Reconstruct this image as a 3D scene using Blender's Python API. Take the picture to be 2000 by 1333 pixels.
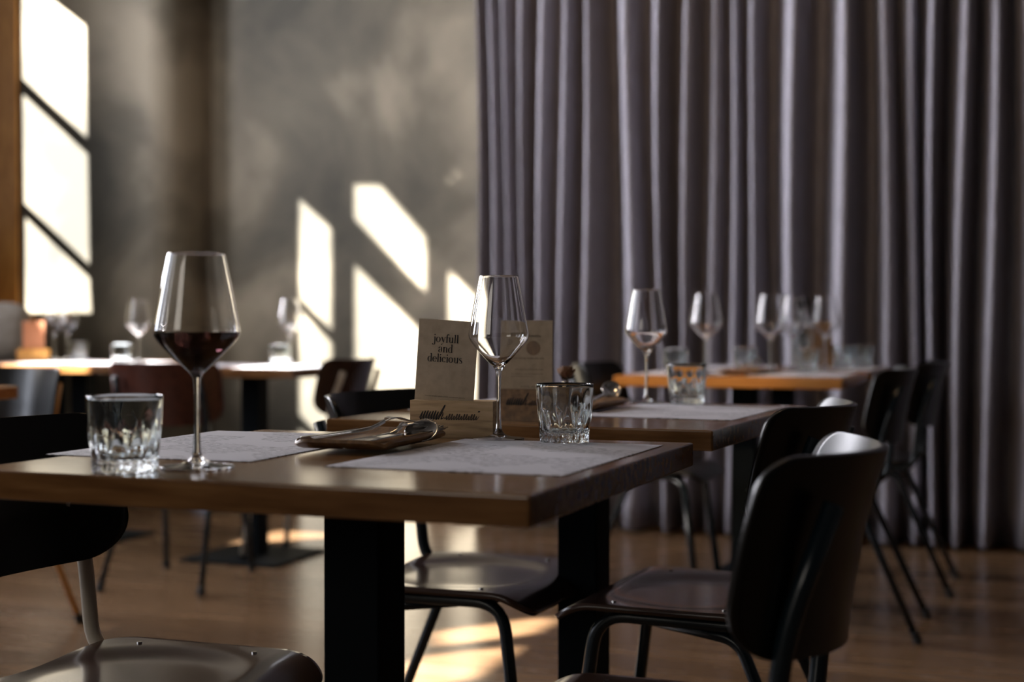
import bpy, bmesh, math, random
from mathutils import Vector, Matrix
random.seed(4)
S = bpy.context.scene
for o in list(bpy.data.objects): bpy.data.objects.remove(o)
C = S.collection
PI = math.pi
R = math.radians
# ---------------------------------------------------------------- camera, sky, sun, exposure
cam = bpy.data.objects.new('camera', bpy.data.cameras.new('camera')); C.objects.link(cam)
cam.location = (0, 0, .92); cam.rotation_euler = (R(90 - .75), 0, R(20.2))
cam.data.lens = 50; cam.data.sensor_width = 36; cam.data.clip_start = .05
cam.data.dof.use_dof = True; cam.data.dof.focus_distance = 2.06; cam.data.dof.aperture_fstop = 2.8
S.camera = cam
w = bpy.data.worlds.new('sky'); S.world = w; w.use_nodes = True
w.node_tree.nodes['Background'].inputs[0].default_value = (.55, .7, 1, 1)
w.node_tree.nodes['Background'].inputs[1].default_value = 1.0
def light(name, kind, loc, energy, col, **k):
    l = bpy.data.lights.new(name, kind); o = bpy.data.objects.new(name, l); C.objects.link(o)
    l.energy = energy; l.color = col; o.location = loc
    for a, b in k.items(): setattr(l, a, b)
    return o
sun = light('sun', 'SUN', (-8, -2, 6), 70, (1, .96, .9), angle=R(.5))
sun.rotation_euler = Vector((1, 1.0, -.9)).to_track_quat('-Z', 'Y').to_euler()
# daylight of the tall windows in the left wall, frontmost one added as fill
for wy, ww, wz, wh, e, col in ((-1.2, 1.0, 2.2, 2.4, 10, (.95, .93, .95)), (.4, 1.0, 2.3, 2.6, 20, (.86, .89, 1)), (2.0, .7, 2.0, 2.2, 46, (.82, .87, 1)), (3.1, .5, 2.8, 2.2, 50, (1, .92, .84)), (4.75, .6, 2.7, 2.4, 130, (.92, .92, 1))):
    a = light('daylight_or_fill', 'AREA', (-5.42, wy, wz), e, col, shape='RECTANGLE', size=ww, size_y=wh, spread=R(118 if wy > 4 else 170))
    a.rotation_euler = Vector((1, 0, 0)).to_track_quat('-Z', 'Y').to_euler()
a = light('daylight_or_fill', 'AREA', (-2.6, -2.95, 2.1), 25, (1, .92, .82), shape='RECTANGLE', size=1.6, size_y=1.8)  # added soft fill on the front wall, brightens camera-facing sides
a.rotation_euler = Vector((0, 1, 0)).to_track_quat('-Z', 'Y').to_euler()
a = light('ceiling_lamp', 'AREA', (-1.2, 3.6, 4.3), 16, (1, .66, .36), shape='DISK', size=.5)
a.rotation_euler = Vector((.1, .8, -1)).to_track_quat('-Z', 'Y').to_euler()
# warm ceiling spot of the restaurant that catches the far table's edge
sp = light('ceiling_spot', 'SPOT', (-.9, .9, 3.4), 300, (1, .72, .4), spot_size=R(9), spot_blend=.6, shadow_soft_size=.04)
sp.rotation_euler = (Vector((-1.0, 4.4, .72)) - sp.location).to_track_quat('-Z', 'Y').to_euler()
S.view_settings.view_transform = 'Standard'; S.view_settings.look = 'None'
S.view_settings.exposure = .12; S.view_settings.gamma = 1; S.view_settings.use_curve_mapping = False

# ---------------------------------------------------------------- materials
def mat(name, col, rough=.5, metal=0, **k):
    m = bpy.data.materials.new(name); m.use_nodes = True
    b = m.node_tree.nodes['Principled BSDF']
    b.inputs['Base Color'].default_value = (*col, 1); b.inputs['Roughness'].default_value = rough; b.inputs['Metallic'].default_value = metal
    for a, v in k.items(): b.inputs[a.replace('_', ' ')].default_value = v
    return m
def nodes(m): return m.node_tree.nodes, m.node_tree.links, m.node_tree.nodes['Principled BSDF']
def noise_col(m, scale, cols, stretch=(1, 1, 1), detail=6, bump=0, rough=None, dist=0, lac=2):
    n, l, b = nodes(m)
    tc = n.new('ShaderNodeTexCoord'); mp = n.new('ShaderNodeMapping'); mp.inputs['Scale'].default_value = stretch
    nz = n.new('ShaderNodeTexNoise'); nz.inputs['Scale'].default_value = scale; nz.inputs['Detail'].default_value = detail; nz.inputs['Distortion'].default_value = dist
    cr = n.new('ShaderNodeValToRGB'); e = cr.color_ramp.elements
    while len(e) < len(cols): e.new(.5)
    for i, (p, c) in enumerate(cols): e[i].position = p; e[i].color = (*c, 1)
    l.new(tc.outputs['Object'], mp.inputs[0]); l.new(mp.outputs[0], nz.inputs['Vector']); l.new(nz.outputs[0], cr.inputs[0]); l.new(cr.outputs[0], b.inputs['Base Color'])
    if bump:
        bp = n.new('ShaderNodeBump'); bp.inputs['Strength'].default_value = bump; bp.inputs['Distance'].default_value = .002
        l.new(nz.outputs[0], bp.inputs['Height']); l.new(bp.outputs[0], b.inputs['Normal'])
    if rough:
        mr = n.new('ShaderNodeMapRange'); mr.inputs[3].default_value = rough[0]; mr.inputs[4].default_value = rough[1]
        l.new(nz.outputs[0], mr.inputs[0]); l.new(mr.outputs[0], b.inputs['Roughness'])
    return m
M = {}
M['plaster'] = noise_col(mat('mottled_plaster', (.3, .27, .22), .75), 1.15, [(.36, (.038, .034, .022)), (.5, (.105, .09, .062)), (.64, (.27, .23, .165))], dist=.35, detail=6, bump=.1)
M['ceiling'] = mat('ceiling_paint', (.12, .11, .1), .9)
M['dark_wall'] = mat('dark_wall', (.06, .055, .05), .8)
M['table_wood'] = noise_col(mat('oak_top', (.4, .22, .1), .16), 9, [(.3, (.12, .052, .016)), (.55, (.19, .088, .028)), (.75, (.25, .125, .042))], stretch=(1, 9, 9), bump=.06, rough=(.12, .26))
M['table_warm_lit'] = noise_col(mat('warm_lit_oak_top', (.5, .2, .05), .2), 9, [(.3, (.42, .16, .03)), (.6, (.55, .23, .05)), (.75, (.6, .27, .07))], stretch=(1, 9, 9), rough=(.15, .3))  # oak with the warm light on its edges put into the colour
M['block_wood'] = noise_col(mat('oak_block', (.45, .3, .16), .5), 14, [(.3, (.3, .19, .09)), (.5, (.55, .37, .19)), (.7, (.66, .46, .26))], stretch=(1, 6, 10), detail=8, bump=.15)
M['tray_wood'] = noise_col(mat('tray_wood', (.2, .1, .04), .4), 12, [(.3, (.12, .06, .025)), (.7, (.28, .15, .06))], stretch=(8, 1, 8))
M['jamb_wood'] = noise_col(mat('orange_timber', (.6, .28, .06), .45), 8, [(.3, (.5, .22, .045)), (.7, (.72, .36, .09))], stretch=(6, 6, 1))
M['black_steel'] = mat('black_steel', (.003, .005, .007), .75, 0, Specular_IOR_Level=.1)
M['frame_black'] = mat('blue_black_tube', (.006, .014, .02), .25, 0)
M['frame_beige'] = noise_col(mat('worn_beige_tube', (.45, .4, .32), .4), 30, [(.26, (.06, .04, .03)), (.31, (.5, .45, .36)), (.8, (.55, .5, .42))], stretch=(1, 1, .5))
M['frame_ochre'] = mat('ochre_tube', (.62, .3, .06), .4)
M['ply_dark'] = noise_col(mat('dark_lacquered_ply', (.05, .022, .013), .22, Coat_Weight=.4, Coat_Roughness=.12), 6, [(.3, (.034, .017, .011)), (.7, (.046, .022, .015))], stretch=(1, 5, 5))
M['ply_black'] = mat('black_lacquered_ply', (.004, .0035, .003), .3, Specular_IOR_Level=.4)
M['ply_red'] = noise_col(mat('red_brown_ply', (.08, .02, .012), .35), 6, [(.3, (.05, .014, .009)), (.7, (.1, .03, .018))], stretch=(1, 7, 7))
M['rubber'] = mat('black_rubber', (.01, .01, .01), .7)
M['glass'] = mat('clear_glass', (1, 1, 1), 0, Transmission_Weight=1, IOR=1.5)
M['cut_glass'] = mat('pressed_glass', (.93, .98, .985), 0, Transmission_Weight=1, IOR=1.5)
M['wine'] = mat('dark_red_liquid', (.02, .008, .009), 0, Transmission_Weight=1, IOR=1.34)
M['steel'] = mat('polished_steel', (.62, .6, .57), .16, 1)
M['ink'] = mat('black_ink', (.006, .006, .008), .7)
M['card'] = noise_col(mat('kraft_card', (.4, .33, .25), .85), 60, [(.3, (.42, .33, .23)), (.7, (.54, .43, .31))], detail=4)
M['card_orange_lit'] = mat('orange_lit_card', (.42, .17, .08), .8)  # menu card with the orange sunlight put into its colour
M['flower'] = noise_col(mat('dried_petal', (.3, .17, .1), .8), 60, [(.3, (.13, .06, .035)), (.7, (.4, .24, .14))])
M['stem'] = mat('dry_stem', (.05, .04, .025), .8)
M['cushion'] = noise_col(mat('grey_fabric', (.2, .19, .18), .95), 40, [(.3, (.26, .235, .2)), (.7, (.34, .305, .27))])
M['curtain'] = noise_col(mat('grey_curtain', (.32, .3, .34), .75), 60, [(.3, (.24, .23, .265)), (.7, (.31, .297, .34))], stretch=(1, 1, .2))
# floor boards
m = M['floor'] = mat('oak_floor', (.25, .14, .07), .28); n, l, b = nodes(m)
tc = n.new('ShaderNodeTexCoord'); br = n.new('ShaderNodeTexBrick'); br.inputs['Scale'].default_value = 1
br.inputs['Brick Width'].default_value = 1.3; br.inputs['Row Height'].default_value = .13; br.inputs['Mortar Size'].default_value = .0025; br.offset = .37
br.inputs['Color1'].default_value = (.15, .085, .043, 1); br.inputs['Color2'].default_value = (.215, .126, .065, 1); br.inputs['Mortar'].default_value = (.06, .035, .02, 1)
mp = n.new('ShaderNodeMapping'); mp.inputs['Scale'].default_value = (1, 11, 1); nz = n.new('ShaderNodeTexNoise'); nz.inputs['Scale'].default_value = 3.5; nz.inputs['Detail'].default_value = 7
mx = n.new('ShaderNodeMix'); mx.data_type = 'RGBA'; mx.blend_type = 'MULTIPLY'; mx.inputs[0].default_value = .6
cr = n.new('ShaderNodeValToRGB'); cr.color_ramp.elements[0].position = .3; cr.color_ramp.elements[0].color = (.5, .5, .5, 1); cr.color_ramp.elements[1].position = .65
l.new(tc.outputs['Object'], br.inputs[0]); l.new(tc.outputs['Object'], mp.inputs[0]); l.new(mp.outputs[0], nz.inputs[0]); l.new(nz.outputs[0], cr.inputs[0])
l.new(br.outputs[0], mx.inputs[6]); l.new(cr.outputs[0], mx.inputs[7]); l.new(mx.outputs[2], b.inputs[0])
mr = n.new('ShaderNodeMapRange'); mr.inputs[3].default_value = .16; mr.inputs[4].default_value = .34; l.new(nz.outputs[0], mr.inputs[0]); l.new(mr.outputs[0], b.inputs['Roughness'])
# printed paper placemat
m = M['paper'] = mat('printed_paper', (.7, .7, .74), .55); n, l, b = nodes(m)
tc = n.new('ShaderNodeTexCoord'); mp = n.new('ShaderNodeMapping'); mp.inputs['Scale'].default_value = (60, 170, 1)
nz = n.new('ShaderNodeTexNoise'); nz.inputs['Scale'].default_value = 1.6; nz.inputs['Detail'].default_value = 1
wv = n.new('ShaderNodeTexWave'); wv.bands_direction = 'Y'; wv.inputs['Scale'].default_value = 17
nb = n.new('ShaderNodeTexNoise'); nb.inputs['Scale'].default_value = 9; nb.inputs['Detail'].default_value = 0
g1 = n.new('ShaderNodeMath'); g1.operation = 'GREATER_THAN'; g1.inputs[1].default_value = .5
g2 = n.new('ShaderNodeMath'); g2.operation = 'GREATER_THAN'; g2.inputs[1].default_value = .62
g3 = n.new('ShaderNodeMath'); g3.operation = 'GREATER_THAN'; g3.inputs[1].default_value = .46
a1 = n.new('ShaderNodeMath'); a1.operation = 'MULTIPLY'; a2 = n.new('ShaderNodeMath'); a2.operation = 'MULTIPLY'
mx = n.new('ShaderNodeMix'); mx.data_type = 'RGBA'; mx.inputs[6].default_value = (.66, .65, .7, 1); mx.inputs[7].default_value = (.2, .2, .22, 1)
l.new(tc.outputs['Object'], mp.inputs[0]); l.new(mp.outputs[0], nz.inputs[0]); l.new(tc.outputs['Object'], wv.inputs[0]); l.new(tc.outputs['Object'], nb.inputs[0])
l.new(nz.outputs[0], g1.inputs[0]); l.new(wv.outputs['Fac'], g2.inputs[0]); l.new(nb.outputs[0], g3.inputs[0])
l.new(g1.outputs[0], a1.inputs[0]); l.new(g2.outputs[0], a1.inputs[1]); l.new(a1.outputs[0], a2.inputs[0]); l.new(g3.outputs[0], a2.inputs[1])
l.new(a2.outputs[0], mx.inputs[0]); l.new(mx.outputs[2], b.inputs[0])

# ---------------------------------------------------------------- helpers
def obj(name, bm, m, parent=None, smooth=False, mods=()):
    me = bpy.data.meshes.new(name)
    if isinstance(bm, bmesh.types.BMesh):
        bmesh.ops.recalc_face_normals(bm, faces=bm.faces); bm.to_mesh(me); bm.free()
    else: me = bm
    if m: me.materials.append(m)
    if smooth:
        me.polygons.foreach_set('use_smooth', [True] * len(me.polygons))
    o = bpy.data.objects.new(name, me); C.objects.link(o); o.parent = parent
    for kind, k in mods:
        md = o.modifiers.new(kind.lower(), kind)
        for a, v in k.items(): setattr(md, a, v)
    return o
def thing(name, label, cat, loc=(0, 0, 0), rz=0, group=None):
    o = bpy.data.objects.new(name, None); C.objects.link(o); o.empty_display_size = .05
    o.location = loc; o.rotation_euler = (0, 0, rz)
    return tag(o, label, cat, group)
def tag(o, label, cat, group=None):
    o['label'] = label; o['category'] = cat
    if group: o['group'] = group
    return o
def struct(o): o['kind'] = 'structure'; return o
def dup(src, label, loc, rz=0, group=None, mats=None):
    def rec(s, p):
        c = s.copy(); C.objects.link(c); c.parent = p
        if mats and c.type == 'MESH' and s.data.materials and s.data.materials[0] in mats:
            c.data = s.data.copy(); c.data.materials[0] = mats[s.data.materials[0]]
        for ch in s.children: rec(ch, c)
        return c
    r = rec(src, None); r.location = loc; r.rotation_euler = (r.rotation_euler[0], r.rotation_euler[1], rz); r['label'] = label
    if group: r['group'] = group
    return r
def box(bm, x0, x1, y0, y1, z0, z1):
    v = [bm.verts.new((x, y, z)) for x in (x0, x1) for y in (y0, y1) for z in (z0, z1)]
    for f in ((0, 1, 3, 2), (4, 6, 7, 5), (0, 4, 5, 1), (2, 3, 7, 6), (0, 2, 6, 4), (1, 5, 7, 3)): bm.faces.new([v[i] for i in f])
    return bm
def bx(*a): return box(bmesh.new(), *a)
BEV = lambda wd, s=3: (('BEVEL', dict(width=wd, segments=s, limit_method='ANGLE')),)
def fillet(pts, r, n=7):
    P = [Vector(p) for p in pts]; out = [P[0]]
    for i in range(1, len(P) - 1):
        a = (P[i-1] - P[i]); b = (P[i+1] - P[i]); rr = min(r, a.length * .49, b.length * .49)
        p0 = P[i] + a.normalized() * rr; p2 = P[i] + b.normalized() * rr
        for k in range(n + 1):
            t = k / n; out.append(p0 * (1-t)**2 + P[i] * 2*t*(1-t) + p2 * t*t)
    out.append(P[-1]); return out
def tube(bm, pts, r, seg=12, cap=True):
    P = [Vector(p) for p in pts]; rings = []; up = None
    for i, p in enumerate(P):
        t = (P[min(i+1, len(P)-1)] - P[max(i-1, 0)]).normalized()
        if up is None: up = t.orthogonal().normalized()
        up = (up - t * up.dot(t)).normalized(); s = t.cross(up)
        rr = r[i] if isinstance(r, (list, tuple)) else r
        rings.append([bm.verts.new(p + (up * math.cos(2*PI*k/seg) + s * math.sin(2*PI*k/seg)) * rr) for k in range(seg)])
    for a, b in zip(rings, rings[1:]):
        for k in range(seg): bm.faces.new((a[k], a[(k+1) % seg], b[(k+1) % seg], b[k]))
    if cap: bm.faces.new(rings[0]); bm.faces.new(rings[-1])
    return bm
def lathe(prof, seg=64, mod=None):
    bm = bmesh.new(); rings = []
    for r, z in prof:
        if r < 1e-6: rings.append([bm.verts.new((0, 0, z))])
        else:
            rings.append([])
            for k in range(seg):
                a = 2*PI*k/seg; rr, zz = mod(r, z, a) if mod else (r, z)
                rings[-1].append(bm.verts.new((rr*math.cos(a), rr*math.sin(a), zz)))
    for a, b in zip(rings, rings[1:]):
        for k in range(seg):
            k2 = (k+1) % seg
            if len(a) == 1 and len(b) == 1: continue
            if len(a) == 1: bm.faces.new((a[0], b[k2], b[k]))
            elif len(b) == 1: bm.faces.new((a[k], a[k2], b[0]))
            else: bm.faces.new((a[k], a[k2], b[k2], b[k]))
    return bm
def sm(pts, n=6):           # Catmull-Rom through profile points
    out = []
    for i in range(len(pts) - 1):
        p = [Vector(pts[max(0, min(len(pts)-1, j))]) for j in (i-1, i, i+1, i+2)]
        for k in range(n):
            t = k / n
            out.append(tuple(.5 * ((2*p[1]) + (p[2]-p[0])*t + (2*p[0]-5*p[1]+4*p[2]-p[3])*t*t + (3*p[1]-p[0]-3*p[2]+p[3])*t**3)))
    out.append(tuple(pts[-1])); return out
def rrgrid(hx, hy, r, fn, nu=28, nv=24, rtop=None):
    r0 = r        # rounded-corner sheet, fn(x, y) -> 3D point
    bm = bmesh.new(); g = []
    us = [math.sin(PI/2 * (2*i/nu - 1)) for i in range(nu+1)]
    for u in us:
        x = u * hx; r = (rtop or r0) if u > 0 else r0; e = max(0, abs(x) - (hx - r)); k = 1 - (r - math.sqrt(max(0, r*r - e*e))) / hy
        g.append([bm.verts.new(fn(x, (2*j/nv - 1) * hy * k)) for j in range(nv+1)])
    for i in range(nu):
        for j in range(nv): bm.faces.new((g[i][j], g[i+1][j], g[i+1][j+1], g[i][j+1]))
    return bm

# ---------------------------------------------------------------- the room
XL, YB, ZC = -5.5, 6.4, 4.6
struct(obj('floor', bx(XL - .2, 4.2, -3.2, YB + .2, -.1, 0), M['floor']))
struct(obj('ceiling', bx(XL - .2, 4.2, -3.2, YB + .2, ZC, ZC + .1), M['ceiling']))
struct(obj('wall_back', bx(-4.06, 4.2, YB, YB + .2, 0, ZC), M['plaster']))
struct(obj('wall_corner', bx(-5.3, -4.04, 6.14, YB + .2, 0, ZC), M['plaster'], mods=BEV(.2, 10)))
struct(obj('wall_right', bx(4, 4.2, -3.2, YB, 0, ZC), M['dark_wall']))
struct(obj('wall_front', bx(XL, 4, -3.2, -3, 0, ZC), M['dark_wall']))
struct(obj('trim_1', bx(XL, -5.02, 6.118, 6.136, .96, ZC), M['jamb_wood'], mods=BEV(.004)))          # timber jamb beside the corner window
struct(obj('trim_2', bx(XL, -4.93, 5.9, 6.135, .92, .96), M['jamb_wood'], mods=BEV(.006)))        # timber sill
struct(obj('trim_3', bx(XL, -5.03, 6.12, 6.138, 0, .92), M['dark_wall']))
# left wall: unseen slab, window lights and bars shaped to throw the sun patches
holes = [[(4.41, 3.35), (4.215, 3.36), (4.215, 2.835), (4.41, 2.835)], [(4.41, 2.79), (4.215, 2.784), (4.215, 2.243), (4.41, 2.239)], [(4.41, 2.187), (4.215, 2.192), (4.215, 1.986), (4.41, 1.80)],
 [(4.1, 3.673), (3.939, 3.813), (3.701, 3.77), (3.701, 3.487), (4.1, 3.507)], [(4.097, 3.294), (3.701, 3.281), (3.701, 2.458), (4.095, 2.086)], [(3.585, 3.716), (3.413, 3.707), (3.413, 2.75), (3.585, 2.7)],
 [(5.646, 3.193), (5.233, 3.265), (5.226, 2.681), (5.646, 2.646)], [(5.646, 2.578), (5.223, 2.612), (5.214, 2.039), (5.639, 1.999)], [(5.633, 1.942), (5.214, 1.983), (5.204, 1.812), (5.633, 1.428)],
 [(.052, 3.443), (.121, 3.62), (.087, 3.692), (.001, 3.712), (-.168, 3.703), (-.213, 3.519)], [(-.328, 3.533), (-.333, 3.709), (-.406, 3.727), (-.767, 3.726), (-.776, 3.609), (-.424, 3.509)],  # added openings for the sun patches on the floor
 [(2.75, 2.12), (3.4, 2.12), (3.6, 2.42), (3.6, 2.58), (2.75, 2.58)], [(1.95, 3.135), (1.65, 3.405), (2.15, 3.405), (2.45, 3.135)],  # added openings that put sun on the far left tabletops
 [(3.465, 4.44), (3.495, 4.44), (3.495, 4.47), (3.465, 4.47)], [(3.524, 4.2), (3.554, 4.2), (3.554, 4.23), (3.524, 4.23)], [(3.567, 4.133), (3.597, 4.133), (3.597, 4.163), (3.567, 4.163)]]  # tiny added openings for the bright flecks beside the curtain
cu = bpy.data.curves.new('wall_left', 'CURVE'); cu.dimensions = '2D'; cu.fill_mode = 'BOTH'; cu.extrude = .01
for poly in [[(-3.2, 0), (YB + .2, 0), (YB + .2, ZC), (-3.2, ZC)]] + holes:
    s = cu.splines.new('POLY'); s.points.add(len(poly) - 1); s.use_cyclic_u = True
    for p, (y, z) in zip(s.points, poly): p.co = (y, z, 0, 1)
co = bpy.data.objects.new('tmp', cu); C.objects.link(co); bpy.context.view_layer.update()
me = bpy.data.meshes.new_from_object(co.evaluated_get(bpy.context.evaluated_depsgraph_get()))
bpy.data.objects.remove(co)
me.transform(Matrix(((0, 0, 1, XL), (1, 0, 0, 0), (0, 1, 0, 0), (0, 0, 0, 1)))); me.name = 'wall_left'; me.materials.clear()
struct(obj('wall_left', me, M['plaster']))

# curtain: one long pleated cloth with a rail
ct = thing('curtain', 'floor-length grey pleated curtain hanging along the back wall', 'curtain', (0, 6.08, 0))
bm = bmesh.new(); cols = []; x = -2.41; ph = 0
rz = random.Random(9)
pl = []
while x < 2.2:
    wd = rz.choice((.06, .09, .11, .13, .16, .18)) if x > -1.9 else rz.choice((.06, .08, .1)); pl.append((x, wd, min(.115, wd * rz.uniform(.55, .85)))); x += wd
for (x0, wd, am) in pl:
    for k in range(10):
        t = k / 10; s_ = math.sin(2*PI*t); c_ = math.cos(2*PI*t)
        xx = x0 + wd * (t - .13 * math.sin(PI*t)); row = []
        for j in range(9):
            zz = .015 + (ZC - .35) * j / 8; q = 1 - j / 8
            row.append(bm.verts.new((xx + .035 * q * math.sin(xx * 7) + .014 * math.sin(j * .9 + xx * 11), -am * (1 + .25*q) * c_ + .012 * math.sin(j * .9 + x0 * 3), zz)))
        cols.append(row)
for a, b in zip(cols, cols[1:]):
    for j in range(8): bm.faces.new((a[j], b[j], b[j+1], a[j+1]))
obj('curtain_cloth', bm, M['curtain'], ct, True, (('SUBSURF', dict(levels=1, render_levels=2)), ('SOLIDIFY', dict(thickness=.003))))
obj('curtain_rail', bx(-2.45, 2.3, -.02, .02, ZC - .33, ZC - .29), M['black_steel'], ct)

# ---------------------------------------------------------------- tables
def make_table(label, loc, rz, w_, d_, wood, group=None, th=.033):
    t = thing('dining_table', label, 'table', loc, rz, group)
    obj('tabletop', bx(-w_/2, w_/2, -d_/2, d_/2, .75 - th, .75), wood, t, mods=BEV(.003))
    obj('mounting_plate', bx(-.2, .2, -.2, .2, .709, .75 - th), M['black_steel'], t)
    obj('pedestal', bx(-.039, .039, -.039, .039, .012, .709), M['black_steel'], t, mods=BEV(.003))
    obj('base_plate', bx(-.21, .21, -.21, .21, 0, .012), M['black_steel'], t, mods=BEV(.003))
    return t
T1 = make_table('nearest square oak table, holding the tall dark-bowled glass and the menu holder', (-.808, 1.648, 0), R(-1), .70, .66, M['table_wood'])
T2 = make_table('square oak table directly behind the nearest one, at the centre', (-.805, 2.585, 0), R(-3), .70, .73, M['table_wood'])
T4 = make_table('oak table with bright orange front edge near the curtain', (-.90, 4.68, 0), R(-1), .72, .62, M['table_warm_lit'])
T5 = make_table('rearmost table by the curtain, behind the orange-edged one', (-.88, 5.32, 0), R(-1), .72, .62, M['table_wood'])
T6 = make_table('oak table by the sunlit back wall, behind the red-brown chair', (-2.87, 4.88, 0), 0, .70, .65, M['table_wood'])
T7 = make_table('brightly sunlit oak table left beside the grey wall corner', (-3.80, 5.05, 0), 0, .86, .65, M['table_wood'])
T8 = make_table('orange-lit table corner cut off by the left picture edge', (-2.90, 2.80, 0), 0, .70, .62, M['table_warm_lit'])

# ---------------------------------------------------------------- chairs (seat front towards local +x)
def seat_z(x, y):
    rho = math.hypot((x - .0) / .15, y / .15)
    dish = -.011 / (1 + math.exp((rho - 1) * 11))
    front = -((max(0, x - .13)) ** 2) * 5.5
    return .45 + dish + front - .0 * y
def make_chair(label, loc, rz, ply, frame, group=None, back=None, rivets=False):
    t = thing('dining_chair', label, 'chair', loc, rz, group)
    obj('seat', rrgrid(.18, .2, .045, lambda x, y: (x + .028, y, seat_z(x + .028, y)), 64, 60), ply, t, True, (('SOLIDIFY', dict(thickness=.011, offset=-1)),))
    def bf(u, y):
        z = .68 + u; q = (.785 - z) / .2
        return (-.262 + .09 * (y / .2) ** 2 + .042 * q - .006*(abs(u)/.1)**2, y, z - .012 * (1 - (y/.2)**2) * (1 if u < 0 else .3))
    obj('backrest', rrgrid(.105, .205, .058, bf, 32, 40, .034), back or ply, t, True, (('SOLIDIFY', dict(thickness=.009, offset=0)),))
    for s in (-1, 1):
        y = s * .150
        f = obj('side_frame', tube(bmesh.new(), fillet([(.190, s*.17, .012), (.135, y, .424), (-.168, s*.163, .424), (-.184, s*.162, .595), (-.234, s*.152, .735)], .055), .0115), frame, t, True)
        obj('foot_cap', tube(bmesh.new(), [(.1915, s*.17, 0), (.1880, s*.17, .03)], .0135), M['rubber'], f)
        g = obj('rear_leg', tube(bmesh.new(), fillet([(.04, y*.9, .418), (-.11, y, .400), (-.285, s*.185, .012)], .03), .0105), frame, t, True)
        obj('foot_cap', tube(bmesh.new(), [(-.2905, s*.185, 0), (-.277, s*.185, .03)], .0135), M['rubber'], g)
    obj('cross_bar', tube(bmesh.new(), [(.10, -.15, .421), (.10, .15, .421)], .009), frame, t, True)
    if rivets:
        for s in (-1, 1):
            for zz in (.66, .72):
                v = bf(zz - .68, s * .135); obj('rivet', tube(bmesh.new(), [(v[0] + .002, v[1], v[2]), (v[0] + .0065, v[1], v[2])], .0045, 8), M['steel'], t)
            for xx in (-.09, .10): obj('rivet', tube(bmesh.new(), [(xx, s * .165, .448), (xx, s * .165, .4515)], .004, 8), M['steel'], t)
    return t
C3 = make_chair('black-backed chair nearest the camera, tucked to the right of the nearest table', (-.425, 1.62, 0), PI, M['ply_dark'], M['frame_black'], back=M['ply_black'], rivets=True)
MB = {M['frame_black']: M['frame_beige']}
C4 = dup(C3, 'black-backed chair on the right of the second table, brown seat visible', (-.555, 2.46, 0), PI - R(3))
C2 = dup(C3, 'chair with worn beige tube frame at the lower left beside the nearest table', (-1.138, 1.60, 0), R(1), mats=MB)
C1 = dup(C3, 'dark chair on the left of the second table, seat under the near tabletop', (-1.01, 2.50, 0), R(-2))
C5 = make_chair('dark chair on the left of the orange-edged table', (-1.19, 4.60, 0), 0, M['ply_black'], M['frame_black'])
C6 = dup(C5, 'dark chair on the right of the orange-edged table', (-.60, 4.40, 0), PI)
C7 = dup(C5, 'farthest dark chair on the right, against the dim end of the curtain', (-.55, 5.14, 0), PI)
D1 = make_chair('chair with ochre legs and shiny black back at the far left', (-2.925, 3.33, 0), R(-90), M['ply_black'], M['frame_ochre'])
D2 = make_chair('red-brown backed chair seen from behind the tall near glass', (-2.85, 4.37, 0), R(98), M['ply_red'], M['frame_black'])
D3 = make_chair('chair at the right end of the wall table, sunlight on its back', (-2.66, 4.92, 0), PI, M['ply_dark'], M['frame_beige'])

# ---------------------------------------------------------------- glassware
def wine_glass(label, loc, h, r, group=None, wine=False):
    t = thing('wine_glass', label, 'wine glass', loc, 0, group); k = r / .044; q = h / .237
    def P(l): return [(a * k, b * q) for a, b in l]
    foot = P([(0, .0012), (.036, .0006), (.0374, .0008), (.0376, .0015)] ) + P(sm([(.0372, .0022), (.028, .0034), (.015, .0055), (.0075, .0095), (.0045, .0160)]))
    stem = sm(P([(.0045, .016), (.0034, .03), (.0030, .055), (.0031, .075), (.0036, .090), (.0047, .0995)]))
    outer = sm(P([(.0047, .0995), (.0085, .1055), (.0190, .1165), (.0330, .1320), (.0415, .1430), (.0440, .1505), (.0428, .160), (.0385, .185), (.0335, .212), (.0288, .2368)]), 8)
    inner = sm(P([(.0280, .2368), (.0327, .212), (.0377, .185), (.0420, .160), (.04315, .1505), (.0407, .1438), (.0320, .1332), (.0178, .1185), (.0065, .1098), (0, .1078)]), 8)
    bowl = outer + [(r * .0284 / .044, h * 1.0004)] + inner
    obj('foot', lathe(foot), M['glass'], t, True); obj('stem', lathe(stem, 32), M['glass'], t, True)
    obj('bowl', lathe(bowl, 96), M['glass'], t, True)
    if wine:  # dark liquid body added in the lower bowl
        lv = .1500 * q
        prof = [(0, lv), ((.04315) * k * 1.006, lv)] + [(a * 1.006 + .00005, b - .0002) for a, b in inner if b < lv][:-1] + [(0, .1075 * q)]
        w_ = obj('dark_red_liquid', lathe(prof, 96), M['wine'], t, True); w_['label'] = 'dark red liquid filled to the widest part'
        w_.data.polygons.foreach_set('use_smooth', [p.normal.z < .95 for p in w_.data.polygons])
    return t
ztop = .7501; zm = .7513
G1 = wine_glass('tallest wine glass at left on the nearest table, dark red in its bowl', (-.92, 1.433, ztop), .251, .0505, wine=True)
G2 = wine_glass('empty wine glass in front of the kraft menu card on the nearest table', (-.730, 1.928, ztop), .2376, .0437)
G3 = dup(G2, 'empty wine glass on the second table, left of its tumbler', (-.765, 2.895, zm))
GG = 'wine glasses on the far tables'
G4 = wine_glass('empty wine glass alone on the left half of the orange-edged table', (-.992, 4.50, zm), .262, .052, GG)
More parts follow.
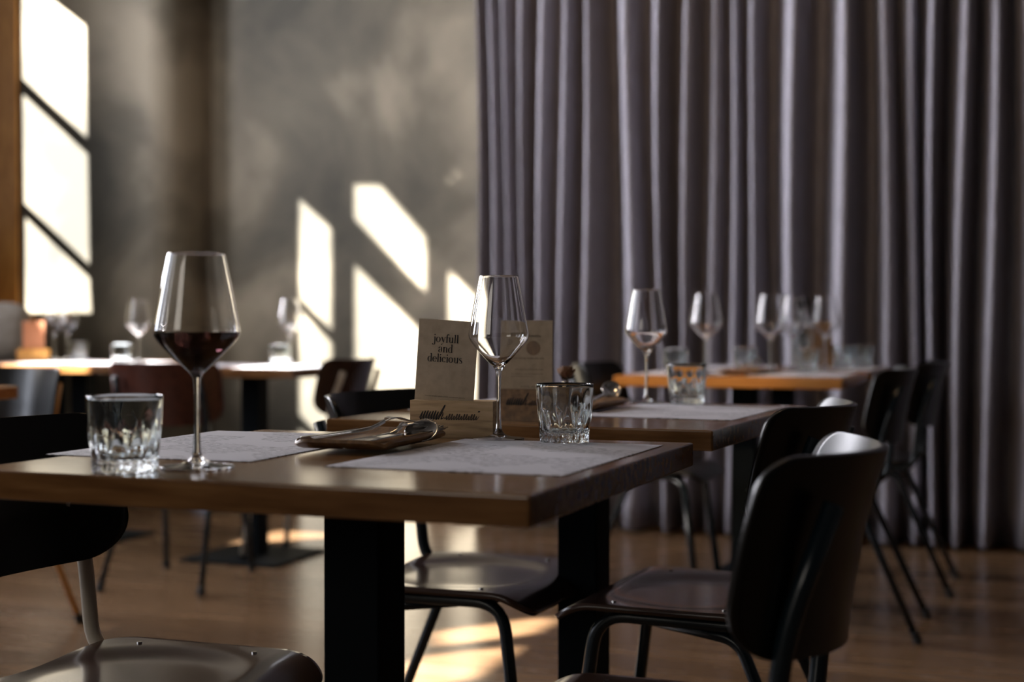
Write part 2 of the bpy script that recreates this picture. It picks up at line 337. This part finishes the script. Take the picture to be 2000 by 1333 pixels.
for lab, (x, y, z) in (('wine glass on the orange-edged table, middle of its three in front of the folds', (-.83, 4.75, zm)), ('wine glass between the middle one and the bottle on the far right tables', (-.80, 5.05, zm)),
    ('rightmost wine glass, in front of the far brown menu card', (-.70, 5.12, zm)), ('wine glass above a bright tumbler on the sunlit left tables', (-3.49, 5.00, zm)),
    ('wine glass on the wall table against the edge of the sun patch', (-2.79, 5.02, zm)), ('left of two faint glasses beside the orange-lit card, far left table', (-4.11, 5.25, zm)), ('right of two faint glasses beside the orange-lit card, far left table', (-4.00, 5.20, zm))):
    dup(G4, lab, (x, y, z), 0, GG)

def tumbler(label, loc, s=1, group=None):
    N = 11
    def md(r, z, a):
        f = abs(math.cos(N * a / 2))                       # flutes
        k = max(0, min(1, (.062 - z) / .05))
        k = min(1, max(0, (.030 + .026 * f - z) / .012)) if z < .058 else 0
        r2 = r * (1 - .11 * k * (1 - f))
        if .003 < z < .017: r2 *= 1 - .15 * (1 - abs(math.cos(N * a))) * math.sin((z - .003) / .014 * PI)
        return r2, z
    out = [(0, .0015), (.028, .0012), (.0335, 0), (.0352, .0015), (.0355, .004), (.0357, .007), (.0358, .010), (.0359, .013), (.0362, .016), (.0368, .022), (.0372, .026), (.0376, .031), (.0380, .035), (.0384, .039), (.0388, .043), (.0391, .047), (.0394, .051), (.0397, .055), (.0399, .059), (.0400, .062), (.0408, .078), (.0410, .0825)]
    inn = [(.0404, .0833), (.0396, .0828), (.0392, .078), (.0380, .060), (.0366, .038)]
    ib = [(.0352, .024), (.033, .0175), (.026, .0145), (.012, .0135), (0, .013)]
    bm = lathe(out, 168, md); bm2 = lathe([out[-1]] + inn + ib, 168, lambda r, z, a: (r * (1 - (.02 * (1 - abs(math.cos(N * a / 2))) if z < .05 else 0)), z))
    me = bpy.data.meshes.new('t'); bm2.to_mesh(me); bm.from_mesh(me); bm2.free(); bmesh.ops.remove_doubles(bm, verts=bm.verts, dist=1e-5)
    o = obj('tumbler', bm, M['cut_glass'], None, True); o.location = loc; o.scale = (s, s, s)
    for e in o.data.edges: pass
    return tag(o, label, 'tumbler', group)
U1 = tumbler('largest cut-glass tumbler, left of the tall glass on the nearest table', (-.976, 1.371, ztop), 1.045)
U2 = tumbler('cut-glass tumbler right of the empty wine glass on the nearest table', (-.625, 1.915, ztop))
def cp(o, lab, loc, rz=0, g=None): return dup(o, lab, loc, rz, g)
cp(U2, 'cut-glass tumbler on the second table, right of its wine glass', (-.676, 2.885, zm), .2)
GT = 'tumblers on the far tables'
for lab, p in (('tumbler on the orange-edged table seen behind the second table glasses', (-1.12, 4.62, zm)), ('tumbler beside the cutlery tray on the orange-edged table', (-.93, 4.84, zm)), ('bright tumbler in front of the far brown menu holder', (-.71, 4.78, zm)),
    ('left of two dim tumblers at the right end of the far tables', (-.665, 5.35, zm)), ('right of two dim tumblers at the right end of the far tables', (-.60, 5.40, zm)), ('bright tumbler below the pale wine glass on the sunlit left tables', (-3.465, 4.85, zm)),
    ('bright tumbler near the right end of the wall table', (-2.745, 4.86, zm)), ('faint tumbler beside the two faint glasses on the far left table', (-3.90, 5.15, zm))):
    dup(U2, lab, p, random.random(), GT)
bt = thing('water_bottle', 'clear glass water bottle with black stopper on the far table', 'bottle', (-.80, 5.25, zm))
obj('bottle_body', lathe(sm([(0, .001), (.036, .001), (.04, .006), (.04, .06), (.04, .13), (.036, .155), (.02, .19), (.0145, .205), (.0145, .225)]) + sm([(.012, .225), (.012, .205), (.017, .19), (.033, .155), (.037, .13), (.037, .01), (0, .006)]), 40), M['cut_glass'], bt, True)
obj('stopper', lathe([(0, .215), (.011, .215), (.0115, .226), (.021, .228), (.021, .25), (.016, .255), (0, .255)], 24), M['black_steel'], bt, True)

# ---------------------------------------------------------------- placemats
def placemat(label, loc, rz, group='paper placemats'):
    o = obj('placemat', bx(-.148, .148, -.21, .21, 0, .0008), M['paper']); o.location = loc; o.rotation_euler.z = rz
    return tag(o, label, 'placemat', group)
P0 = placemat('printed paper placemat on the right half of the nearest table', (-.632, 1.700, .7503), R(-1), None)
for lab, x, y, rz in (('printed paper placemat under the tall glass side, left half of the nearest table', -1.045, 1.715, 1), ('placemat under wine glass and tumbler, right half of the second table', -.628, 2.655, -3),
    ('placemat on the left half of the second table, mostly behind the menu holder', -.985, 2.72, -3), ('placemat left on the orange-edged table', -1.09, 4.68, 0), ('placemat right on the orange-edged table', -.71, 4.68, 0),
    ('placemat right on the rearmost curtain table', -.69, 5.32, 0), ('placemat left on the rearmost curtain table', -1.07, 5.32, 0), ('placemat left on the wall table', -3.05, 4.86, 0), ('placemat right on the wall table', -2.69, 4.86, 0),
    ('placemat left on the brightly sunlit far left table', -3.93, 5.04, 0), ('placemat right on the brightly sunlit far left table', -3.56, 5.04, 0)):
    dup(P0, lab, (x, y, .7503), R(rz))

# ---------------------------------------------------------------- lettering made of pen strokes (flat in local x/z)
def ribbon(bm, pts, wd, y=0):
    P = [Vector(p) for p in pts]; prev = None
    for i, p in enumerate(P):
        t = (P[min(i+1, len(P)-1)] - P[max(i-1, 0)]); t = t.normalized() if t.length else Vector((1, 0))
        w_ = (wd[i] if isinstance(wd, list) else wd) / 2; nrm = Vector((-t.y, t.x)) * w_
        a = bm.verts.new((p.x + nrm.x, y, p.y + nrm.y)); b = bm.verts.new((p.x - nrm.x, y, p.y - nrm.y))
        if prev: bm.faces.new((prev[0], prev[1], b, a))
        prev = (a, b)
TK, TN = .20, .055
def arc(cx, cy, rx, ry, a0, a1, tk=TK, tn=TN, n=20):
    pts, wd = [], []
    for i in range(n + 1):
        a = R(a0 + (a1 - a0) * i / n); pts.append((cx + rx*math.cos(a), cy + ry*math.sin(a))); wd.append(tn + (tk - tn) * abs(math.cos(a)) ** 1.3)
    return pts, wd
def vst(x, y0, y1): return [((x, y0), (x, y1)), TK]
def ser(x, y, w_=.36): return [((x - w_/2, y), (x + w_/2, y)), TN]
def flag(x, y): return [((x - .2, y - .07), (x, y + .02)), .07]
def dot(x, y, r=.12): return [[(x - r, y), (x - r*.5, y), (x, y), (x + r*.5, y), (x + r, y)], [.02, r*1.7, r*2, r*1.7, .02]]
GL = {
 'o': (1.0, [arc(.45, .5, .34, .46, 0, 360, n=32)]),
 'l': (.48, [vst(.24, 0, 1.55), ser(.24, .03), flag(.24, 1.5)]),
 'i': (.48, [vst(.24, 0, 1), ser(.24, .03), flag(.24, .95), dot(.22, 1.36)]),
 'j': (.46, [vst(.24, -.25, 1), flag(.24, .95), arc(.02, -.25, .22, .24, 0, -150), dot(-.14, -.33, .1), dot(.22, 1.36)]),
 'n': (1.02, [vst(.22, 0, .97), ser(.22, .03), flag(.22, .93), arc(.49, .62, .27, .34, 180, 0), vst(.76, 0, .62), ser(.76, .03)]),
 'u': (1.02, [vst(.22, .35, 1), flag(.22, .95), arc(.48, .35, .26, .34, 180, 360), vst(.76, 0, 1), flag(.76, .95), ser(.84, .03, .2)]),
 'd': (.98, [arc(.42, .48, .30, .46, 60, 300), vst(.72, 0, 1.55), flag(.72, 1.5), ser(.8, .03, .2)]),
 'a': (.9, [arc(.38, .72, .26, .25, 150, 0), dot(.17, .78, .1), vst(.64, .12, .72), arc(.4, .27, .25, .27, 75, 300), ser(.74, .04, .2)]),
 'c': (.84, [arc(.44, .5, .34, .46, 45, 318), dot(.66, .76, .1)]),
 'e': (.86, [arc(.44, .5, .34, .46, 0, 320), [((.12, .54), (.78, .54)), TN]]),
 's': (.74, [arc(.34, .73, .21, .22, 40, 250, .17), [((.2, .58), (.52, .4)), .2], arc(.36, .25, .22, .22, 70, -150, .17)]),
 'f': (.56, [vst(.24, 0, 1.2), ser(.24, .03), arc(.48, 1.2, .24, .33, 180, 60), dot(.56, 1.42, .1), [((.05, .96), (.5, .96)), TN]]),
 'y': (.9, [[((.14, .98), (.47, .1)), TK], [((.78, .98), (.42, -.1), (.3, -.32), (.14, -.4)), TN], ser(.16, .98, .34), ser(.78, .98, .28), dot(.12, -.34, .1)])}
def word(bm, s, x, z, sz, center=True):
    adv = sum(GL[c][0] for c in s) * sz; cx = x - (adv / 2 if center else 0)
    for c in s:
        wd, st = GL[c]
        for p, w_ in st: ribbon(bm, [(cx + a * sz, z + b * sz) for a, b in p], [q * sz for q in w_] if isinstance(w_, list) else w_ * sz)
        cx += wd * sz
def scribble(bm, x0, x1, z, h, seed, wd=.0006):
    r_ = random.Random(seed); x = x0
    while x < x1:
        L = r_.uniform(3, 8) * h * .7; pts = []; k = 0
        while k * h * .32 < L: pts.append((x + k * h * .32, z + (h * r_.uniform(.5, 1.0) if k % 2 else 0))); k += 1
        if len(pts) > 1: ribbon(bm, pts, wd)
        x += L + h * .8
def holder(label, loc, rz, mt):
    t = thing('menu_holder', label, 'menu holder', loc, rz)
    bm = bmesh.new(); box(bm, -.0645, .0645, -.019, -.002, 0, .0545); box(bm, -.0645, .0645, .0005, .019, 0, .0545); box(bm, -.0645, .0645, -.002, .0005, 0, .018)
    bmesh.ops.remove_doubles(bm, verts=bm.verts, dist=1e-6)
    obj('wooden_block', bm, mt, t)
    return t
def logo(t):
    bm = bmesh.new(); s = 1.0; pts, wd = [], []
    # brush script: four tall loops, an h, then a long running tail and a dotted i
    x = -.046
    for i in range(7):
        hgt = .0075 + .0006 * (i % 3)
        pts += [(x, .0275), (x + .0022, .0275 + hgt), (x + .0030, .0275 + hgt), (x + .0022, .0268)]; wd += [.0010, .0008, .0012, .0022]; x += .0040
    pts += [(x, .0275), (x + .005, .043), (x + .0062, .0425), (x + .0018, .026), (x + .005, .0345), (x + .0068, .033), (x + .006, .0265), (x + .010, .0285)]; wd += [.0012, .001, .0014, .0018, .0008, .0014, .0016, .0009]
    x += .012
    for i in range(13):
        a = .0062 if i % 3 else .0038
        pts += [(x, .0268), (x + .0014, .0268 + a), (x + .0023, .0266 + a * .9), (x + .0020, .0266)]; wd += [.0009, .0008, .0009, .0013]; x += .00375
    pts += [(x, .0272), (x + .002, .031)]; wd += [.0008, .0006]
    P = [((a + .046) * 1.02 - .050 + .35 * (b - .0275), (b - .0275) * 1.15 + .0285) for a, b in sm(pts, 4)]
    W = [max(.0006, v) for v in [wd[i // 4] * (1 - (i % 4) / 4) + wd[min(len(wd) - 1, i // 4 + 1)] * (i % 4) / 4 for i in range(len(P))]]
    ribbon(bm, P, W); ribbon(bm, [(x - .001, .0385), (x + .0007, .0394), (x + .0025, .0392)], [.0010, .0024, .0010])
    o = obj('lettering', bm, M['ink'], t); o.location = (0, -.0194, 0); o['label'] = 'black brush-script shop name'
def card(label, loc, rz, mt, roll=0, tilt=0):
    t = thing('menu_card', label, 'menu card', loc, rz); t.rotation_euler = (tilt, roll, rz)
    obj('card_sheet', bx(-.0465, .0465, -.0005, .0005, 0, .155), mt, t)
    return t
H1 = holder('light oak block menu holder with black script on the nearest table', (-.807, 1.950, ztop), R(3), M['block_wood']); logo(H1)
K1 = card('kraft menu card reading joyfull and delicious, stuck in the near oak block', (-.826, 1.9455, .7685), R(3), M['card'], R(3.5), R(-1))
bm = bmesh.new()
word(bm, 'joyfull', -.002, .1215, .0081); word(bm, 'and', -.002, .1068, .0081); word(bm, 'delicious', -.002, .0921, .0081)
o = obj('lettering', bm, M['ink'], K1); o.location = (0, -.0011, 0)
bm = bmesh.new(); scribble(bm, -.030, .030, .0405, .0016, 3, .00035); o = obj('small_print', bm, M['ink'], K1); o.location = (0, -.0011, 0)
H2 = holder('brown wooden menu holder on the second table, behind the near glass stem', (-.812, 2.33, ztop), R(4), M['tray_wood']); logo(H2)
K2 = card('darker kraft menu card on the second table, half behind the near glass', (-.829, 2.3255, .7685), R(4), M['card'], R(0), R(-1))
bm = bmesh.new()
scribble(bm, -.026, .02, .126, .005, 5, .0011); scribble(bm, -.03, .032, .088, .0028, 6, .0006); scribble(bm, -.02, .026, .069, .0022, 7, .0005); scribble(bm, -.028, .03, .061, .0018, 8, .0004); scribble(bm, -.028, .012, .057, .0018, 9, .0004); scribble(bm, -.01, .03, .0385, .004, 10, .0006)
o = obj('lettering', bm, M['ink'], K2); o.location = (0, -.0011, 0)
bm = lathe([(0, 0), (.0125, 0)], 32); o = obj('printed_roundel', bm, M['tray_wood'], K2); o.rotation_euler.x = PI/2; o.location = (.012, -.0011, .107)
H3 = holder('dim brown menu holder on the rearmost curtain table', (-.76, 5.42, zm), R(15), M['tray_wood'])
K3 = card('dim brown menu card on the rearmost curtain table', (-.76, 5.4155, .77), R(15), M['tray_wood'])
H4 = holder('orange-lit menu holder on the far left table', (-4.02, 5.0, zm), R(18), M['jamb_wood'])  # orange light on the block put in through the timber colour
K4 = card('orange-lit menu card on the far left table', (-4.015, 4.995, .77), R(18), M['card_orange_lit'])

# ---------------------------------------------------------------- cutlery tray and cutlery
def sheet(bm, rows, th):    # rows of (x, z, halfwidth); a thin closed strip along x
    r = [[bm.verts.new((x, sgn * hw, z + dz)) for sgn, dz in ((-1, th/2), (1, th/2), (1, -th/2), (-1, -th/2))] for x, z, hw in rows]
    for a, b in zip(r, r[1:]):
        for k in range(4): bm.faces.new((a[k], a[(k+1) % 4], b[(k+1) % 4], b[k]))
    bm.faces.new(r[0]); bm.faces.new(r[-1]); return bm
def tine(bm, pts, hw, th):
    r = [[bm.verts.new((x, y + sgn * hw, z + dz)) for sgn, dz in ((-1, th/2), (1, th/2), (1, -th/2), (-1, -th/2))] for x, y, z in pts]
    for a, b in zip(r, r[1:]):
        for k in range(4): bm.faces.new((a[k], a[(k+1) % 4], b[(k+1) % 4], b[k]))
    bm.faces.new(r[0]); bm.faces.new(r[-1])
def fork(label, loc, rot):
    t = thing('fork', label, 'fork', loc); t.rotation_euler = rot
    obj('handle', sheet(bmesh.new(), [(0, 0, .004), (.006, 0, .0062), (.04, .001, .0055), (.08, .002, .0038), (.105, .004, .0030), (.118, .008, .0028), (.128, .0125, .0035)], .0055), M['steel'], t, mods=BEV(.001, 2))
    bm = bmesh.new(); sheet(bm, [(.127, .0122, .0035), (.133, .0155, .009), (.141, .0165, .0118), (.15, .0150, .0122)], .0022)
    for i in range(4):
        y = -.0104 + i * .00693; tine(bm, [(.149, y, .0152), (.162, y, .0105), (.176, y, .0070), (.19, y * .97, .0065), (.2, y * .95, .0085)], .0014, .0018)
    obj('fork_head', bm, M['steel'], t, mods=BEV(.0005, 2)); return t
def knife(label, loc, rot):
    t = thing('knife', label, 'knife', loc); t.rotation_euler = rot
    obj('handle', sheet(bmesh.new(), [(0, 0, .004), (.005, 0, .0068), (.05, 0, .006), (.1, 0, .0055), (.108, 0, .004)], .0075), M['steel'], t, mods=BEV(.0018, 3))
    obj('blade', sheet(bmesh.new(), [(.107, 0, .004), (.115, 0, .0085), (.16, 0, .0095), (.19, 0, .0085), (.205, 0, .005), (.21, 0, .001)], .0016), M['steel'], t); return t
def spoon(label, loc, rot):
    t = thing('spoon', label, 'spoon', loc); t.rotation_euler = rot
    obj('handle', sheet(bmesh.new(), [(0, 0, .004), (.005, 0, .0062), (.04, .001, .0055), (.08, .003, .0036), (.11, .004, .0028), (.13, .003, .0032)], .005), M['steel'], t, mods=BEV(.001, 2))
    bm = bmesh.new(); rings = []
    for i in range(9):
        rr = i / 8; ring = []
        for k in range(32):
            a = 2*PI*k/32; ex = .031 * rr * math.cos(a); ey = .0205 * rr * math.sin(a) * (1 - .12 * math.cos(a))
            px, py, pz = ex + .031, ey, .003 - .009 * (1 - rr**2.2)
            py, pz = py * math.cos(.5) - pz * math.sin(.5), pz * math.cos(.5) + py * math.sin(.5)
            px, pz = px * math.cos(.3) - pz * math.sin(.3), pz * math.cos(.3) + px * math.sin(.3)
            ring.append(bm.verts.new((.129 + px * .95, py * .95, -.0010 + pz)))
            if i == 0: break
        rings.append(ring)
    for k in range(32): bm.faces.new((rings[0][0], rings[1][k], rings[1][(k+1) % 32]))
    for a, b in zip(rings[1:], rings[2:]):
        for k in range(32): bm.faces.new((a[k], b[k], b[(k+1) % 32], a[(k+1) % 32]))
    obj('spoon_bowl', bm, M['steel'], t, True, (('SOLIDIFY', dict(thickness=.0014)),)); return t
def tray(label, loc, rz):
    def fz(x, y):
        e = max(abs(x) / .07, abs(y) / .118); return (x, y, .0045 + .010 * max(0, (e - .8) / .2) ** 1.6)
    o = obj('cutlery_tray', rrgrid(.07, .118, .028, fz, 30, 40), M['tray_wood'], None, True, (('SOLIDIFY', dict(thickness=.005, offset=-1)), ('BEVEL', dict(width=.0012, segments=2, limit_method='ANGLE'))))
    o.location = loc; o.rotation_euler.z = rz; return tag(o, label, 'tray')
TR = tray('small rimmed wooden tray of cutlery between the nearest placemats', (-.848, 1.755, .7503), R(2))
zt = .7603
def rot(az, el=0, roll=0): return (roll, -el, az)
fork('dark-handled fork lying uppermost on the near cutlery tray', (-.922, 1.688, .7640), rot(R(54), R(3)))
fork('lower fork beneath the topmost one on the near cutlery tray', (-.868, 1.668, .7590), rot(R(68), R(2)))
knife('left of the two knives on the near cutlery tray', (-.850, 1.660, .7590), rot(R(72), R(3)))
knife('right of the two knives on the near cutlery tray', (-.834, 1.660, .7590), rot(R(76), R(3.5)))
spoon('spoon with its bowl raised over the far rim of the near tray', (-.842, 1.652, .7585), rot(R(73), R(.6)))
T2tray = dup(TR, 'wooden cutlery tray in the middle of the second table', (-.835, 2.66, .7503), R(-2))
s2 = spoon('spoon on the cutlery tray of the second table', (-.80, 2.56, .764), rot(R(86), R(5)))
k2 = knife('knife on the cutlery tray of the second table', (-.825, 2.56, .764), rot(R(88), R(2)))
T4tray = dup(TR, 'wooden cutlery tray on the orange-edged table', (-.90, 4.66, .7503), R(-2))
spoon('spoon on the cutlery tray of the orange-edged table', (-.88, 4.56, .764), rot(R(86), R(5)))
fork('fork on the cutlery tray of the orange-edged table', (-.915, 4.56, .764), rot(R(88), R(2)))

# ---------------------------------------------------------------- dried rose in a bud vase
bv = thing('bud_vase', 'small clear bud vase behind the near tumbler on the second table', 'vase', (-.80, 2.46, zm))
obj('vase_body', lathe(sm([(0, .0005), (.018, .0005), (.02, .004), (.02, .03), (.012, .045), (.008, .055), (.0095, .062)]) + sm([(.008, .062), (.0065, .055), (.0105, .045), (.0185, .03), (.018, .007), (0, .005)]), 32), M['glass'], bv, True)
fl = thing('dried_rose', 'dried brown rosebud standing in the little vase', 'dried flower', (-.80, 2.46, zm + .006))
obj('flower_stem', tube(bmesh.new(), [(.001, 0, 0), (0, .001, .03), (.002, 0, .062)], .0014, 8), M['stem'], fl)
rr = random.Random(2)
bm = bmesh.new()
for layer, (npt, rad, hh, op) in enumerate(((5, .007, .024, .15), (6, .011, .023, .35), (7, .014, .019, .65))):
    for i in range(npt):
        a = 2*PI*i/npt + layer * .5 + rr.uniform(-.15, .15); g = []
        for u in range(6):
            t = u / 5; row = []
            for v in range(5):
                q = (v - 2) / 2; ww = .75 * math.sin(PI * (.12 + .75 * t)) * q
                rd = rad * (math.sin(t * PI * .62) ** .7) * (1 + op * .35 * t * t) + .0012 * rr.uniform(-1, 1)
                row.append(bm.verts.new((rd * math.cos(a + ww), rd * math.sin(a + ww), .060 + hh * t * (1 - .1 * q * q) + .001 * rr.uniform(-1, 1))))
            g.append(row)
        for u in range(5):
            for v in range(4): bm.faces.new((g[u][v], g[u][v+1], g[u+1][v+1], g[u+1][v]))
obj('petals', bm, M['flower'], fl, True, (('SOLIDIFY', dict(thickness=.0006)),))
bm = bmesh.new()
for i in range(5):
    a = 2*PI*i/5 + .3; d = Vector((math.cos(a), math.sin(a), 0)); p = Vector((0, 0, .060))
    tube(bm, [p, p + d * .009 + Vector((0, 0, .002)), p + d * .016 + Vector((0, 0, .007 + .003 * (i % 2)))], [.0022, .002, .0005], 6)
obj('sepals', bm, M['stem'], fl, True)

# grey cushion on the window side
bm = bmesh.new(); bmesh.ops.create_uvsphere(bm, u_segments=32, v_segments=20, radius=1)
for v in bm.verts:
    f = lambda q: math.copysign(abs(q) ** .55, q); v.co = Vector((f(v.co.x) * .21, v.co.y * .075, f(v.co.z) * .15))
o = obj('cushion', bm, M['cushion'], None, True); o.location = (-4.70, 5.52, .87); o.rotation_euler = (R(-12), 0, R(12)); tag(o, 'grey rounded cushion at the far left, beside the orange-lit menu card', 'cushion')
bn = thing('bench', 'dark bench at the far left carrying the grey cushion', 'bench', (-4.68, 5.55, 0))
obj('bench_seat', bx(-.28, .30, -.22, .22, .68, .72), M['black_steel'], bn, mods=BEV(.004))
for sx in (-.22, .24):
    for sy in (-.17, .17): obj('leg', bx(sx - .02, sx + .02, sy - .02, sy + .02, 0, .68), M['black_steel'], bn)
